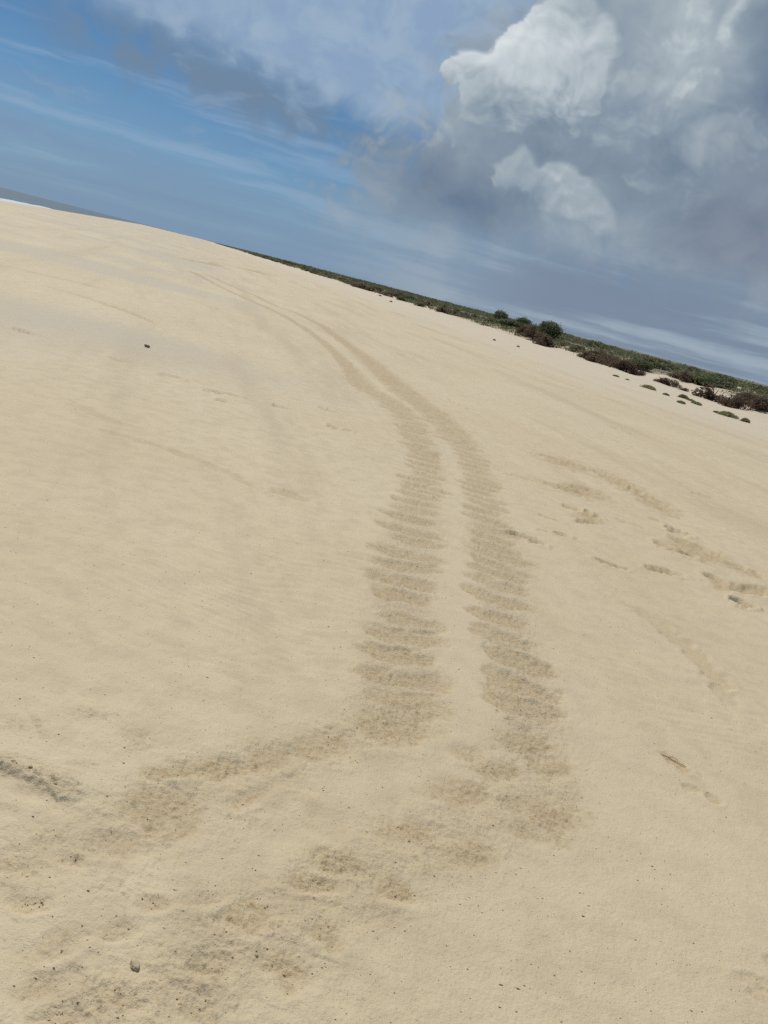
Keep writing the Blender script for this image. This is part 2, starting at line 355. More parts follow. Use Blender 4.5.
LANE_POINTS = []
def lane(rows, side):
    mid = [((a + c) / 2, (b + d) / 2, math.hypot(a - c, b - d) / 2) for a, b, c, d in rows]
    # true width across the lane, not the slant width between the measured edges
    ctr = np.array(mid)[:, :2]
    run = np.gradient(ctr, axis=0)
    run /= np.hypot(run[:, 0], run[:, 1])[:, None]
    mid = [(x, y, max(abs((c - a) * r_[1] - (d - b) * r_[0]) / 2, 0.06)) for (x, y, _), (a, b, c, d), r_ in zip(mid, rows, run)]
    line = resample(mid, 0.03)
    dirs = np.gradient(line[:, :2], axis=0)
    for k in range(0, len(line), 2):
        x, y, hw = line[k]
        hw = min(max(hw * 1.12, 0.17), 0.34)
        rr = hw * 1.35
        w = window(x, y, rr)
        ang = math.atan2(dirs[k, 1], dirs[k, 0])
        v, u = local(w, x, y, ang)
        m = np.exp(-(np.hypot(u, v) / (hw * 0.92)) ** 4)
        ROUGH[w] = np.maximum(ROUGH[w], m)
        LANE_POINTS.append((x, y, hw))
        DAMP_SHADE[w] = np.maximum(DAMP_SHADE[w], m * 1.0 * float(sstep(7, 16, np.array(math.hypot(x, y)))))
    # one flipper sweep after another
    k = 0
    acc = 0.0
    nxt = 0.1
    for k in range(1, len(line)):
        acc += math.hypot(*(line[k, :2] - line[k - 1, :2]))
        if acc < nxt:
            continue
        nxt = acc + rng.uniform(0.17, 0.36)
        x, y, hw = line[k]
        hw = min(max(hw * 1.12, 0.17), 0.34)
        ang = math.atan2(dirs[k, 1], dirs[k, 0]) + side * R(rng.uniform(-8, 30))
        nxl = rng.uniform(-0.26, 0.26) * hw
        x += -math.sin(ang) * nxl; y += math.cos(ang) * nxl
        a, b, dep = hw * rng.uniform(0.78, 1.18), rng.uniform(0.10, 0.135), rng.uniform(0.007, 0.012)
        w = window(x, y, a * 1.9)
        v, u = local(w, x, y, ang)
        wob = 0.03 * perlin(GX[w] * 7, GY[w] * 7, 71)
        v = v + 0.22 * u * u / a + wob
        q = (u / a) ** 2
        qq = np.sqrt(np.abs(u / a) ** 3.4 + (v / b) ** 2) + 0.24 * perlin(GX[w] * 11, GY[w] * 11, 75) + 0.16 * perlin(GX[w] * 19, GY[w] * 19, 73) + 0.08 * perlin(GX[w] * 47, GY[w] * 47, 74)
        pit = sstep(1.12, 0.62, qq)
        rim = np.exp(-(q ** 2) * 1.0 - ((v + b * 1.05) / (b * 0.28)) ** 2)
        H[w] += -dep * pit + 0.5 * dep * rim
        edge_ = np.exp(-((qq - 1.10) / 0.20) ** 2) * np.exp(-(q ** 2) * 0.7)
        DAMP_SHADE[w] = np.maximum(DAMP_SHADE[w] * (1 - 0.9 * (1 - float(sstep(7, 14, np.array(math.hypot(x, y))))) * edge_), rng.uniform(0.75, 1.0) * pit)
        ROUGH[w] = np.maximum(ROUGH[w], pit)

lane(LANE_SEAWARD, 1)
lane(LANE_LANDWARD, -1)

for rows in (BEND_SEAWARD, BEND_LANDWARD):       # the scuffed ground under the bend of the trail
    for x, y, hw in resample(rows, 0.05):
        w = window(x, y, hw * 1.5)
        d = np.hypot(GX[w] - x, GY[w] - y) / hw + 0.35 * perlin(GX[w] * 6, GY[w] * 6, 77)
        m = np.exp(-d ** 3)
        ROUGH[w] = np.maximum(ROUGH[w], 0.6 * m)
        DAMP_SHADE[w] = np.maximum(DAMP_SHADE[w], 0.34 * m)

# the belly drag between the lanes: smooth, slightly sunk
for x, y in resample(DRAG, 0.04):
    w = window(x, y, 0.34)
    d = np.hypot(GX[w] - x, GY[w] - y)
    CALM[w] = np.maximum(CALM[w], np.exp(-(d / 0.15) ** 4) * 0.75)

# broad flipper scuffs where the trail bends, close in front
for x, y, ax, ay, bx, by in PATCHES:
    a, b = math.hypot(ax, ay), math.hypot(bx, by)
    w = window(x, y, 1.7 * max(a, b))
    dx, dy = GX[w] - x, GY[w] - y
    det = ax * by - ay * bx
    u, v = (dx * by - dy * bx) / det, (dy * ax - dx * ay) / det
    q = np.sqrt(u * u + v * v) + 0.42 * perlin(GX[w] * 8, GY[w] * 8, 91) + 0.22 * perlin(GX[w] * 21, GY[w] * 21, 92) + 0.10 * perlin(GX[w] * 60, GY[w] * 60, 93)
    pit = sstep(1.25, 0.35, q)
    rim = np.exp(-((q - 1.35) / 0.4) ** 2) * np.clip(0.1 - 0.6 * v, 0, 1)
    dep = rng.uniform(0.005, 0.010)
    H[w] += -dep * pit + 0.5 * dep * rim
    ROUGH[w] = np.maximum(ROUGH[w], pit * rng.uniform(0.7, 1.0))
    DAMP_SHADE[w] = np.maximum(DAMP_SHADE[w], pit * (1.0 if y > 5 else rng.uniform(0.7, 1.0) if x > -0.1 or y > 2.3 else rng.uniform(0.3, 0.65)))
    if y < 7:
        LANE_POINTS.extend([(x, y, min(a, b))] * 2)

# single marks: footprints, scuffs, crab and drag lines
for x1, y1, x2, y2, wd, dep in MARKS:
    x, y = (x1 + x2) / 2, (y1 + y2) / 2
    a, b = math.hypot(x2 - x1, y2 - y1) / 2 + 0.01, wd * 0.72
    w = window(x, y, a * 1.5 + b * 2 + 0.1)
    u, v = local(w, x, y, math.atan2(y2 - y1, x2 - x1))
    wob = perlin(GX[w] * 9, GY[w] * 9, 23)
    v = v + wob * min(0.05, b * 0.55) + 0.25 * u * u / max(a, 0.2) * (1 if (x * 7.3) % 1 > 0.5 else -1)
    q = np.sqrt((np.abs(u) / a) ** 2.6 + (np.abs(v) / b) ** 2.2) + 0.18 * perlin(GX[w] * 23, GY[w] * 23, 29)
    pit = sstep(1.1, 0.55, q)
    rim = np.exp(-((q - 1.3) / 0.28) ** 2) * (0.6 + 0.6 * wob)
    H[w] += (-dep * pit + 0.38 * dep * rim) * (1.9 if math.hypot(x, y) > 4.5 else 0.8)
    DAMP_SHADE[w] = np.maximum(DAMP_SHADE[w], min(1.0, dep * 75) * pit)  # tint for damp sand, also painting the shade of steep print walls
    if dep > 0.009:
        ROUGH[w] = np.maximum(ROUGH[w], 0.5 * pit + 0.35 * rim)

# the small broken ledge at the left, its far side higher
sc = resample([p + (float(i),) for i, p in enumerate(SCARP)], 0.008)
cx, cy = sc[:, 0].mean(), sc[:, 1].mean()
w = window(cx, cy, 0.75)
dxy = (GX[w][..., None] - sc[:, 0]) ** 2 + (GY[w][..., None] - sc[:, 1]) ** 2
near = dxy.argmin(-1)
dist = np.sqrt(dxy.min(-1))
tg = np.gradient(sc[:, :2], axis=0)
tg /= np.hypot(tg[:, 0], tg[:, 1])[:, None]
sgn = np.sign(-tg[near, 1] * (GX[w] - sc[near, 0]) + tg[near, 0] * (GY[w] - sc[near, 1]))
n = sgn * dist + 0.010 * perlin(GX[w] * 11, GY[w] * 11, 3) + 0.003 * perlin(GX[w] * 60, GY[w] * 60, 4)
endf = sstep(1.0, 0.8, near / len(sc)) * sstep(0.16, 0.0, np.maximum(0, dist - 0.30))
H[w] += endf * (0.011 * sstep(-0.004, 0.022, n) * np.exp(-np.clip(n, 0, None) / 0.13) - 0.007 * np.exp(-((n + 0.03) / 0.035) ** 2))
crumb = sstep(-0.005, 0.02, n) * sstep(0.13, 0.04, n) * endf
ROUGH[w] = np.maximum(ROUGH[w], crumb)
DAMP_SHADE[w] = np.maximum(DAMP_SHADE[w], np.exp(-((n - 0.006) / 0.018) ** 2) * endf * 0.25)  # ledge face darkened: its shade painted into the tint
H[w] += crumb * 0.007 * np.clip(perlin(GX[w] * 55, GY[w] * 55, 8) + 0.3 * perlin(GX[w] * 130, GY[w] * 130, 9), -0.1, 1)

# trampled sand close in front
for k in range(85):
    x, y = rng.uniform(-1.0, 0.55), rng.uniform(1.35, 2.75)
    if x > -0.1 + (y - 1.3) * 0.5:
        continue
    a, b = rng.uniform(0.02, 0.10), rng.uniform(0.014, 0.05)
    w = window(x, y, a * 2.6)
    u, v = local(w, x, y, rng.uniform(-0.9, 0.5))
    q = np.exp(-(u / a) ** 2 - (v / b) ** 2)
    H[w] += rng.choice([-1, -1, 1]) * rng.uniform(0.003, 0.007) * q
    ROUGH[w] = np.maximum(ROUGH[w], rng.uniform(0.3, 0.9) * q)
    DAMP_SHADE[w] = np.maximum(DAMP_SHADE[w], rng.uniform(0.0, 0.55) * q)

near_fade = sstep(60, 12, RR)
ROUGH *= (1 - CALM * 0.9)
i1 = np.searchsorted(rad, 70)
n_ = slice(0, i1)
x, y = GX[n_], GY[n_]
tramp = sstep(3.0, 1.9, RR[n_]) * sstep(0.5, -0.3, x - (y - 1.9) * 0.45) * 0.7
patchy = sstep(-0.25, 0.5, fbm(x * 2.1, y * 2.1, 3, 41))
rough = np.maximum(ROUGH[n_], tramp * patchy)
rough = rough * (0.55 + 0.75 * sstep(-0.5, 0.6, fbm(x * 5, y * 5, 2, 44)))
med = perlin(x * 17, y * 17, 50)
sml = perlin(x * 41, y * 41, 51)
tny = perlin(x * 95, y * 95, 52)
f8, f4 = sstep(22, 7, RR[n_]), sstep(9, 3.5, RR[n_])
H[n_] += rough * (0.0035 * med + f8 * 0.0030 * sml + f4 * 0.0022 * tny + f8 * 0.006 * np.clip(sml + 0.4 * tny - 0.38, 0, 1))
DAMP_SHADE[n_] = np.clip(np.maximum(DAMP_SHADE[n_], ROUGH[n_] * 0.2) * (0.88 + 0.45 * sml * f8 + 0.25 * med), 0, 1)
# undulation, wind ripples and crust
H[n_] += 0.009 * fbm(x * 3.2, y * 3.2, 2, 66) * sstep(3.6, 2.2, RR[n_]) * sstep(0.7, -0.2, x - (y - 1.9) * 0.4)
H[n_] += 0.016 * fbm(x * 0.33, y * 0.33, 2, 60) + 0.008 * fbm(x * 1.1, y * 1.1, 2, 61) * sstep(40, 10, RR[n_])
warp = fbm(x * 0.9, y * 0.9, 2, 62)
rip = np.sin((y * 0.98 + x * 0.10 + 0.24 * warp) * 2 * np.pi / 0.085 + 3.6 * perlin(x * 3.1, y * 3.1, 64))
amt = sstep(-0.35, 0.45, fbm(x * 0.55, y * 0.55, 2, 63)) * sstep(20, 8, RR[n_]) * (1 - 0.9 * np.clip(ROUGH[n_] * 1.4, 0, 1)) * (1 - CALM[n_])
H[n_] += 0.0013 * amt * rip
H[n_] += (0.0016 * med + 0.0010 * f8 * sml + 0.0005 * f4 * tny) * (1 - 0.6 * CALM[n_]) * sstep(40, 10, RR[n_])

S_, T_ = GX * SX + GY * SY, GX * NX + GY * NY
OFF = T_ - edge_t(S_) - 3.0 * sstep(75, 50, S_)
SCRUB = np.maximum(sstep(2.0, 7.0, OFF + 2.5 * fbm(GX * 0.12, GY * 0.12, 3, 81)) * sstep(-0.7, 0.0, fbm(GX * 0.2, GY * 0.2, 3, 83) + sstep(60, 200, RR) * 0.8), sstep(10, 17, OFF))
WET = sstep(SEA_T + 3.2, SEA_T + 0.6, T_ + 0.8 * perlin(S_ * 0.05, S_ * 0.0, 90))
PALE = np.clip(sstep(-0.3, 0.5, fbm(GX * 0.10, GY * 0.16, 3, 91)) * sstep(9, 14, RR) * sstep(4, -1, T_), 0, 1)
SOFT = sstep(10, 22, T_ + 3 * perlin(GX * 0.1, GY * 0.1, 95)) * (1 - SCRUB)

def height_at(x, y):
    i = min(max(int(np.searchsorted(rad, math.hypot(x, y))), 0), NR - 1)
    a = math.atan2(x, y)
    j = min(max(int(np.searchsorted(azs, a)), 0), NA - 1)
    return float(H[i, j])

# ------------------------------------------------------------------ helpers for objects
def material(name, rough=0.9, spec=0.3, leafy=0.0):
    m = bpy.data.materials.new(name)
    m.use_nodes = True
    m.node_tree.nodes.clear()
    gg = G(m.node_tree)
    b = gg.new('ShaderNodeBsdfPrincipled')
    b.inputs['Roughness'].default_value = rough
    b.inputs['Specular IOR Level'].default_value = spec
    o = gg.new('ShaderNodeOutputMaterial')
    if leafy:
        tr = gg.new('ShaderNodeBsdfTranslucent')
        mx = gg.new('ShaderNodeMixShader')
        mx.inputs[0].default_value = leafy
        m.node_tree.links.new(b.outputs[0], mx.inputs[1])
        m.node_tree.links.new(tr.outputs[0], mx.inputs[2])
        m.node_tree.links.new(mx.outputs[0], o.inputs[0])
        return m, gg, b, tr
    m.node_tree.links.new(b.outputs[0], o.inputs[0])
    return m, gg, b

def mesh_from(name, verts, quads, attrs=None, smooth=False, tris=None):
    me = bpy.data.meshes.new(name)
    verts = np.ascontiguousarray(verts, np.float32)
    quads = np.ascontiguousarray(quads, np.int32)
    nq, nt_ = len(quads), 0 if tris is None else len(tris)
    me.vertices.add(len(verts))
    me.vertices.foreach_set('co', verts.ravel())
    me.loops.add(nq * 4 + nt_ * 3)
    idx = quads.ravel() if nt_ == 0 else np.concatenate([quads.ravel(), np.asarray(tris, np.int32).ravel()])
    me.loops.foreach_set('vertex_index', idx)
    me.polygons.add(nq + nt_)
    starts = np.arange(nq) * 4
    if nt_:
        starts = np.concatenate([starts, nq * 4 + np.arange(nt_) * 3])
    me.polygons.foreach_set('loop_start', starts.astype(np.int32))
    if smooth:
        me.polygons.foreach_set('use_smooth', np.ones(nq + nt_, bool))
    for k, v in (attrs or {}).items():
        at = me.attributes.new(k, 'FLOAT', 'POINT')
        at.data.foreach_set('value', np.ascontiguousarray(v, np.float32).ravel())
    me.update(calc_edges=True)
    me.validate()
    return me

def link(name, me, mat=None, parent=None, **props):
    o = bpy.data.objects.new(name, me)
    COL.objects.link(o)
    if mat and not me.materials:
        me.materials.append(mat)
    if parent: o.parent = parent
    for k, v in props.items(): o[k] = v
    return o

def attr(gg, name):
    n = gg.new('ShaderNodeAttribute', attribute_name=name)
    return V(gg, n.outputs['Fac'])

# ------------------------------------------------------------------ sand
sand, gg, bs = material('dry_beach_sand', 0.72, 0.45)
tcs = gg.new('ShaderNodeTexCoord').outputs['Object']
big = gg.noise(tcs, 0.35, 4, 0.55)
mid = gg.noise(tcs, 6.0, 5, 0.6)
grain = gg.noise(tcs, 260.0, 2, 0.6, dims='3D')
damp_shade = attr(gg, 'damp_shade')
c = gg.mix(gg.ss(0.3, 0.7, big), (0.592, 0.470, 0.286), (0.628, 0.506, 0.318))
c = gg.mix(gg.ss(0.38, 0.70, mid) * 0.5, c, (0.505, 0.390, 0.240))
sp = gg.new('ShaderNodeSeparateXYZ'); m_ = sand.node_tree.links.new(tcs, sp.inputs[0])
ox, oy = V(gg, sp.outputs[0]), V(gg, sp.outputs[1])
along, across = ox * SX + oy * SY, ox * NX + oy * NY
swash = gg.noise(gg.vec(along * 0.09, across * 0.8), 1.0, 5, 0.62)
c = gg.mix(gg.ss(0.48, 0.70, swash) * 0.5, c, (0.470, 0.362, 0.222))
c = gg.mix(gg.ss(0.46, 0.30, swash) * 0.25, c, (0.640, 0.530, 0.370))
c = gg.mix(attr(gg, 'pale') * 0.75, c, (0.490, 0.410, 0.295))
c = gg.mix(attr(gg, 'soft') * 0.7, c, (0.620, 0.510, 0.370))
rgh = attr(gg, 'rough')
clump = gg.noise(tcs, 52.0, 5, 0.72)
c = gg.mix((damp_shade * (0.42 + gg.ss(0.40, 0.66, clump) * 0.75)).clamp() * 0.82, c, (0.425, 0.290, 0.128))  # browner damp sand, with the shade inside tracks and prints painted in
c = gg.mix((rgh * 0.35 + damp_shade * 0.55) * gg.ss(0.60, 0.74, gg.noise(tcs, 105.0, 3, 0.65)) * 0.8, c, (0.185, 0.120, 0.062))
c = gg.mix(gg.ss(0.655, 0.75, gg.noise(tcs, 60.0, 4, 0.7)) * 0.6, c, (0.24, 0.17, 0.10))
c = gg.mix(gg.ss(0.60, 0.72, grain) * 0.30, c, (0.26, 0.20, 0.13))
c = gg.mix(gg.ss(0.40, 0.28, grain) * 0.25, c, (0.66, 0.57, 0.43))
scrubmix = gg.mix(gg.noise(tcs, 0.8, 4, 0.6), (0.050, 0.060, 0.028), (0.135, 0.115, 0.062))
c = gg.mix(attr(gg, 'scrub') * 0.9, c, scrubmix)
c = gg.mix(attr(gg, 'wet') * 0.8, c, (0.20, 0.165, 0.115))
gg.put(bs.inputs['Base Color'], c)
bump = gg.new('ShaderNodeBump')
bump.inputs['Strength'].default_value = 0.85
bump.inputs['Distance'].default_value = 0.004
gg.put(bump.inputs['Height'], grain * 0.5 + gg.noise(tcs, 90.0, 3, 0.6) * 0.8 + rgh * clump * 2.2)
gg.put(bs.inputs['Normal'], bump.outputs[0])

verts = np.stack([GX, GY, H], -1).reshape(-1, 3)
ii, jj = np.meshgrid(np.arange(NR - 1), np.arange(NA), indexing='ij')
jn = (jj + 1) % NA
quads = np.stack([ii * NA + jj, (ii + 1) * NA + jj, (ii + 1) * NA + jn, ii * NA + jn], -1).reshape(-1, 4)[:, ::-1]
verts = np.concatenate([verts, [[0, 0, float(H[0].mean())]]])
cen = len(verts) - 1
tris = np.stack([np.arange(NA), (np.arange(NA) + 1) % NA, np.full(NA, cen)], -1)
ats = {k: np.concatenate([a.ravel(), [0]]) for k, a in (('damp_shade', DAMP_SHADE), ('rough', np.clip(ROUGH, 0, 1)), ('scrub', SCRUB), ('wet', WET), ('pale', PALE), ('soft', SOFT))}
link('beach_sand', mesh_from('beach_sand', verts, quads, ats, True, tris[:, ::-1]), sand, kind='structure')

# ------------------------------------------------------------------ sea and surf
water, gg, bs = material('sea_water', 0.45, 0.35)
bs.inputs['Base Color'].default_value = (0.042, 0.086, 0.108, 1)
tcs = gg.new('ShaderNodeTexCoord').outputs['Object']
bump = gg.new('ShaderNodeBump')
bump.inputs['Strength'].default_value = 0.8
bump.inputs['Distance'].default_value = 0.6
gg.put(bump.inputs['Height'], gg.noise(tcs, 0.22, 5, 0.6))
gg.put(bs.inputs['Normal'], bump.outputs[0])
ss_ = np.concatenate([np.linspace(-600, 1500, 240), np.geomspace(1600, 40000, 30)])
tt_ = np.concatenate([np.linspace(SEA_T + 4, SEA_T - 90, 90), -np.geomspace(120, 40000, 40)])
SS, TT = np.meshgrid(ss_, tt_, indexing='ij')
swell = 0.10 * np.sin(TT * 0.42 + 2.0 * perlin(SS * 0.02, TT * 0.05, 5)) * sstep(SEA_T - 6, SEA_T - 25, TT) * sstep(-400, -60, TT)
wv = np.stack([SS * SX + TT * NX, SS * SY + TT * NY, SEA_Z + swell], -1).reshape(-1, 3)
a_, b_ = np.meshgrid(np.arange(len(ss_) - 1), np.arange(len(tt_) - 1), indexing='ij')
n2 = len(tt_)
wq = np.stack([a_ * n2 + b_, a_ * n2 + b_ + 1, (a_ + 1) * n2 + b_ + 1, (a_ + 1) * n2 + b_], -1).reshape(-1, 4)
link('sea', mesh_from('sea', wv, wq, None, True), water, kind='structure')

foam, gg, bs = material('sea_foam', 0.9, 0.2)
tcs = gg.new('ShaderNodeTexCoord').outputs['Object']
gg.put(bs.inputs['Base Color'], gg.mix(gg.noise(tcs, 1.2, 4, 0.6), (0.50, 0.55, 0.55), (0.72, 0.75, 0.74)))
def surf_roll(t0, hgt, width, s0, s1, seed):
    s = np.linspace(s0, s1, int((s1 - s0) / 0.8))
    q = np.linspace(0, math.pi, 9)
    S2, Q2 = np.meshgrid(s, q, indexing='ij')
    live = sstep(0.0, 0.3, perlin(S2 * 0.03, S2 * 0 + seed, seed) + 0.42)
    t = t0 + 1.6 * perlin(S2 * 0.045, S2 * 0 + 3.3, seed) + width * np.cos(Q2) * (0.5 + 0.5 * live)
    z = SEA_Z - 0.03 + hgt * np.sin(Q2) * live * (1 + 0.5 * perlin(S2 * 0.7, Q2 * 2, seed + 2))
    v = np.stack([S2 * SX + t * NX, S2 * SY + t * NY, z], -1).reshape(-1, 3)
    a2, b2 = np.meshgrid(np.arange(len(s) - 1), np.arange(8), indexing='ij')
    f = np.stack([a2 * 9 + b2, a2 * 9 + b2 + 1, (a2 + 1) * 9 + b2 + 1, (a2 + 1) * 9 + b2], -1).reshape(-1, 4)
    link('surf', mesh_from('surf', v, f, None, True), foam, kind='structure')
surf_roll(SEA_T - 1.4, 0.06, 1.6, 20, 260, 3)
surf_roll(SEA_T - 5.0, 0.24, 2.2, 20, 190, 8)
surf_roll(SEA_T - 11.0, 0.20, 0.7, 20, 150, 12)
# ------------------------------------------------------------------ scrub on the dunes
def leaf_material(name, a, b, c):
    m, gg, bs, tr = material(name, 0.75, 0.25, 0.35)
    k = attr(gg, 'tone')
    col = gg.mix(gg.ss(0.0, 0.5, k), a, b)
    col = gg.mix(gg.ss(0.55, 1.0, k), col, c)
    gg.put(bs.inputs['Base Color'], col)
    gg.put(tr.inputs['Color'], col)
    return m
LEAF = {
    'D': leaf_material('dark_brown_scrub_leaves', (0.135, 0.092, 0.066), (0.185, 0.128, 0.090), (0.225, 0.175, 0.105)),
    'G': leaf_material('deep_green_leaves', (0.105, 0.122, 0.060), (0.150, 0.172, 0.082), (0.215, 0.225, 0.115)),
    'O': leaf_material('olive_scrub_leaves', (0.165, 0.142, 0.074), (0.230, 0.195, 0.105), (0.300, 0.250, 0.145)),
    'P': leaf_material('creeping_plant_leaves', (0.22, 0.24, 0.10), (0.28, 0.29, 0.13), (0.36, 0.34, 0.19)),
}
wood, gg, bs = material('grey_brown_wood', 0.9, 0.2)
tcs = gg.new('ShaderNodeTexCoord').outputs['Object']
gg.put(bs.inputs['Base Color'], gg.mix(gg.noise(tcs, 14, 3, 0.6), (0.07, 0.05, 0.035), (0.15, 0.115, 0.085)))

def leaf_quads(P, size, tone, flat=0.0, narrow=0.6):
    """Little pointed leaves with their own tilt at the points P."""
    n = len(P)
    d = rng.normal(size=(n, 3)); d[:, 2] = d[:, 2] * (1 - flat) + 0.15
    d /= np.linalg.norm(d, axis=1)[:, None]
    e = np.cross(d, rng.normal(size=(n, 3)))
    e /= np.linalg.norm(e, axis=1)[:, None]
    size = np.broadcast_to(size, (n,))[:, None]
    L, Wd = d * size, e * size * narrow
    v = np.stack([P - L, P + Wd * 0.8 - L * 0.1, P + L, P - Wd * 0.8 - L * 0.1], 1).reshape(-1, 3)
    q = np.arange(n * 4).reshape(-1, 4)
    return v, q, np.repeat(tone, 4)

def crown_points(n, lobes):
    pts, tone = [], []
    vol = np.array([l[3] ** 2 * l[4] for l in lobes]); vol = vol / vol.sum()
    for (cx_, cy_, cz_, rr, rz), share in zip(lobes, vol):
        k = max(8, int(n * share))
        d = rng.normal(size=(k, 3)); d /= np.linalg.norm(d, axis=1)[:, None]
        r_ = rng.uniform(0.25, 1, k) ** 0.45 * (1 + 0.22 * rng.normal(size=k) * (rng.random(k) < 0.35))
        p = d * r_[:, None] * (rr, rr, rz) + (cx_, cy_, cz_)
        pts.append(p)
        tone.append(np.clip(rng.normal(0.45, 0.22, k) + rng.normal(0, 0.16), 0, 1))
    p, t = np.concatenate(pts), np.concatenate(tone)
    keep = p[:, 2] > 0.0
    return p[keep], t[keep]

def crown(kind, seed):
    r0 = random.Random(seed)
    lobes = []
    if kind == 'D':
        for k in range(15):
            a, q = r0.uniform(0, 6.283), r0.uniform(0.03, 0.44)
            lobes.append((math.cos(a) * q, math.sin(a) * q, r0.uniform(0.04, 0.66 - q * 0.95), r0.uniform(0.10, 0.2), r0.uniform(0.16, 0.3)))
    elif kind == 'G':
        lobes.append((0, 0, 0.36, 0.40, 0.42))
        for k in range(9):
            a, q = r0.uniform(0, 6.283), r0.uniform(0.16, 0.42)
            lobes.append((math.cos(a) * q, math.sin(a) * q, r0.uniform(0.12, 0.8 - q * 0.8), r0.uniform(0.12, 0.2), r0.uniform(0.14, 0.22)))
    else:
        for k in range(12):
            a, q = r0.uniform(0, 6.283), r0.uniform(0.05, 0.42)
            lobes.append((math.cos(a) * q, math.sin(a) * q, r0.uniform(0.1, 0.6 - q * 0.8), r0.uniform(0.10, 0.17), r0.uniform(0.18, 0.34)))
    p, t = crown_points({'D': 2600, 'G': 3000, 'O': 2400}[kind], lobes)
    v, q, tn = leaf_quads(p, rng.uniform(0.024, 0.050, len(p)), t)
    return mesh_from('foliage', v, q, {'tone': tn})

def tube(path, radii, sides=6):
    v, f = [], []
    path = [Vector(p) for p in path]
    for k, p in enumerate(path):
        d = (path[min(k + 1, len(path) - 1)] - path[max(k - 1, 0)]).normalized()
        a = d.orthogonal().normalized(); b = d.cross(a)
        for j in range(sides):
            w_ = 2 * math.pi * j / sides
            v.append(p + (a * math.cos(w_) + b * math.sin(w_)) * radii[k])
    for k in range(len(path) - 1):
        for j in range(sides):
            f.append((k * sides + j, k * sides + (j + 1) % sides, (k + 1) * sides + (j + 1) % sides, (k + 1) * sides + j))
    n0 = len(v)
    v += [path[0], path[-1]]
    t = []
    for j in range(sides):
        t.append((n0, (j + 1) % sides, j))
        t.append((n0 + 1, (len(path) - 1) * sides + j, (len(path) - 1) * sides + (j + 1) % sides))
    return np.array([tuple(q) for q in v]), np.array(f), np.array(t)

def stem_mesh(seed):
    r0 = random.Random(seed)
    a = r0.uniform(0, 6.283)
    pts = [(0.03 * math.cos(a), 0.03 * math.sin(a), -0.08)]
    for k in range(1, 6):
        q = k / 5
        pts.append((math.cos(a) * 0.36 * q ** 1.3 + r0.uniform(-.03, .03), math.sin(a) * 0.36 * q ** 1.3 + r0.uniform(-.03, .03), -0.08 + 0.68 * q ** 0.8))
    v, f, t = tube(pts, [0.026, 0.022, 0.018, 0.014, 0.010, 0.005])
    return mesh_from('stem', v, f, None, True, t)

CROWNS = {k: [crown(k, 40 + 7 * i + ord(k)) for i in range(4)] for k in 'DGO'}
STEMS = [stem_mesh(300 + i) for i in range(7)]

def ground_z(x, y):
    return height_at(x, y)

count = [0]
def shrub(x, y, w, h, kind, label, group=None, parts=True):
    count[0] += 1
    z = ground_z(x, y) - 0.05
    crown_me = CROWNS[kind][count[0] % 4]
    if parts:
        o = bpy.data.objects.new('shrub', None)
        o.empty_display_size = 0.2
        COL.objects.link(o)
        link('foliage', crown_me, LEAF[kind], o)
        for k in range(3):
            link('stem', STEMS[(count[0] * 3 + k) % 7], wood, o)
    else:
        o = link('shrub', crown_me, LEAF[kind])
    o.location = (x, y, z)
    o.scale = (w * 1.45, w * 1.45, h * 1.25)
    o.rotation_euler = (0, 0, random.uniform(0, 6.283))
    o['label'] = label
    o['category'] = 'shrub'
    if group: o['group'] = group
    return o

EDGE = 'shrubs along the edge of the dune scrub'
LABELS = [
    'dark green rounded bush standing up from the skyline, leftmost of the three humps',
    'low dark brown shrub just right of the leftmost rounded green bush',
    'small rounded green bush on the skyline, middle one of the three humps',
    'dark brown tangled shrub at the sand edge below the middle rounded green bush',
    'wide dark brown shrub in front of the largest rounded green bush, at its left foot',
    'largest rounded green bush on the skyline, above the dark brown clump at the sand edge',
    'dark brown shrub at the right foot of the largest rounded green bush',
    'small ragged brown shrub at the left end of the long dark clump by the sand',
    'dark brown shrub second from the left in the long clump by the sand',
    'dark brown shrub in the middle of the long dark clump by the sand',
    'flat-topped green bush behind the left end of the long dark clump',
    'broad dark brown shrub second from the right in the long clump by the sand',
    'dark brown shrub at the right end of the long clump, beside bare sand',
    'wide low brown shrub just right of the bare sand tongue, above green creepers',
    'dark brown shrub right behind the wide low one above the creepers',
    'broad olive bush behind the long clump, under the skyline',
    'big dark brown shrub between two bright slopes of bare sand',
    'big dark brown shrub right of the second bright sand slope, above the largest green creeper',
    'dark brown shrub at the far right, cut by the photo edge',
    'dark brown shrub standing behind and between the two rightmost big ones',
    'spreading olive brown bush behind the bright sand slopes',
    'tiny dark shrub alone on the bright sand slope',
]
FAR = 'distant dark shrub in the thin line of scrub between the beach and the sky'
for i, (x, y, w, h, k) in enumerate(SHRUBS):
    if i < len(LABELS):
        shrub(x, y, w, h * (1.25 if i in (0, 2, 5) else 1.12 if i in (3, 4, 6) else 0.95), k, LABELS[i], EDGE)
    else:
        shrub(x, y, w, h, k, FAR, 'distant shrubs in the line of scrub', False)
# more of the distant line, each a shrub of its own
for i in range(60):
    s = 62 * (1 + i / 11.0) ** 1.25 + random.uniform(-3, 3)
    t = float(edge_t(np.array(s))) + random.uniform(0.6, 5.5)
    x, y = s * SX + t * NX, s * SY + t * NY
    if s < 115 and random.random() < 0.3: continue
    k = random.choice('DDOG')
    if s < 118:
        continue
    shrub(x, y, random.uniform(1.2, 2.6), random.uniform(0.7, 1.15), k, FAR, 'distant shrubs in the line of scrub', False)
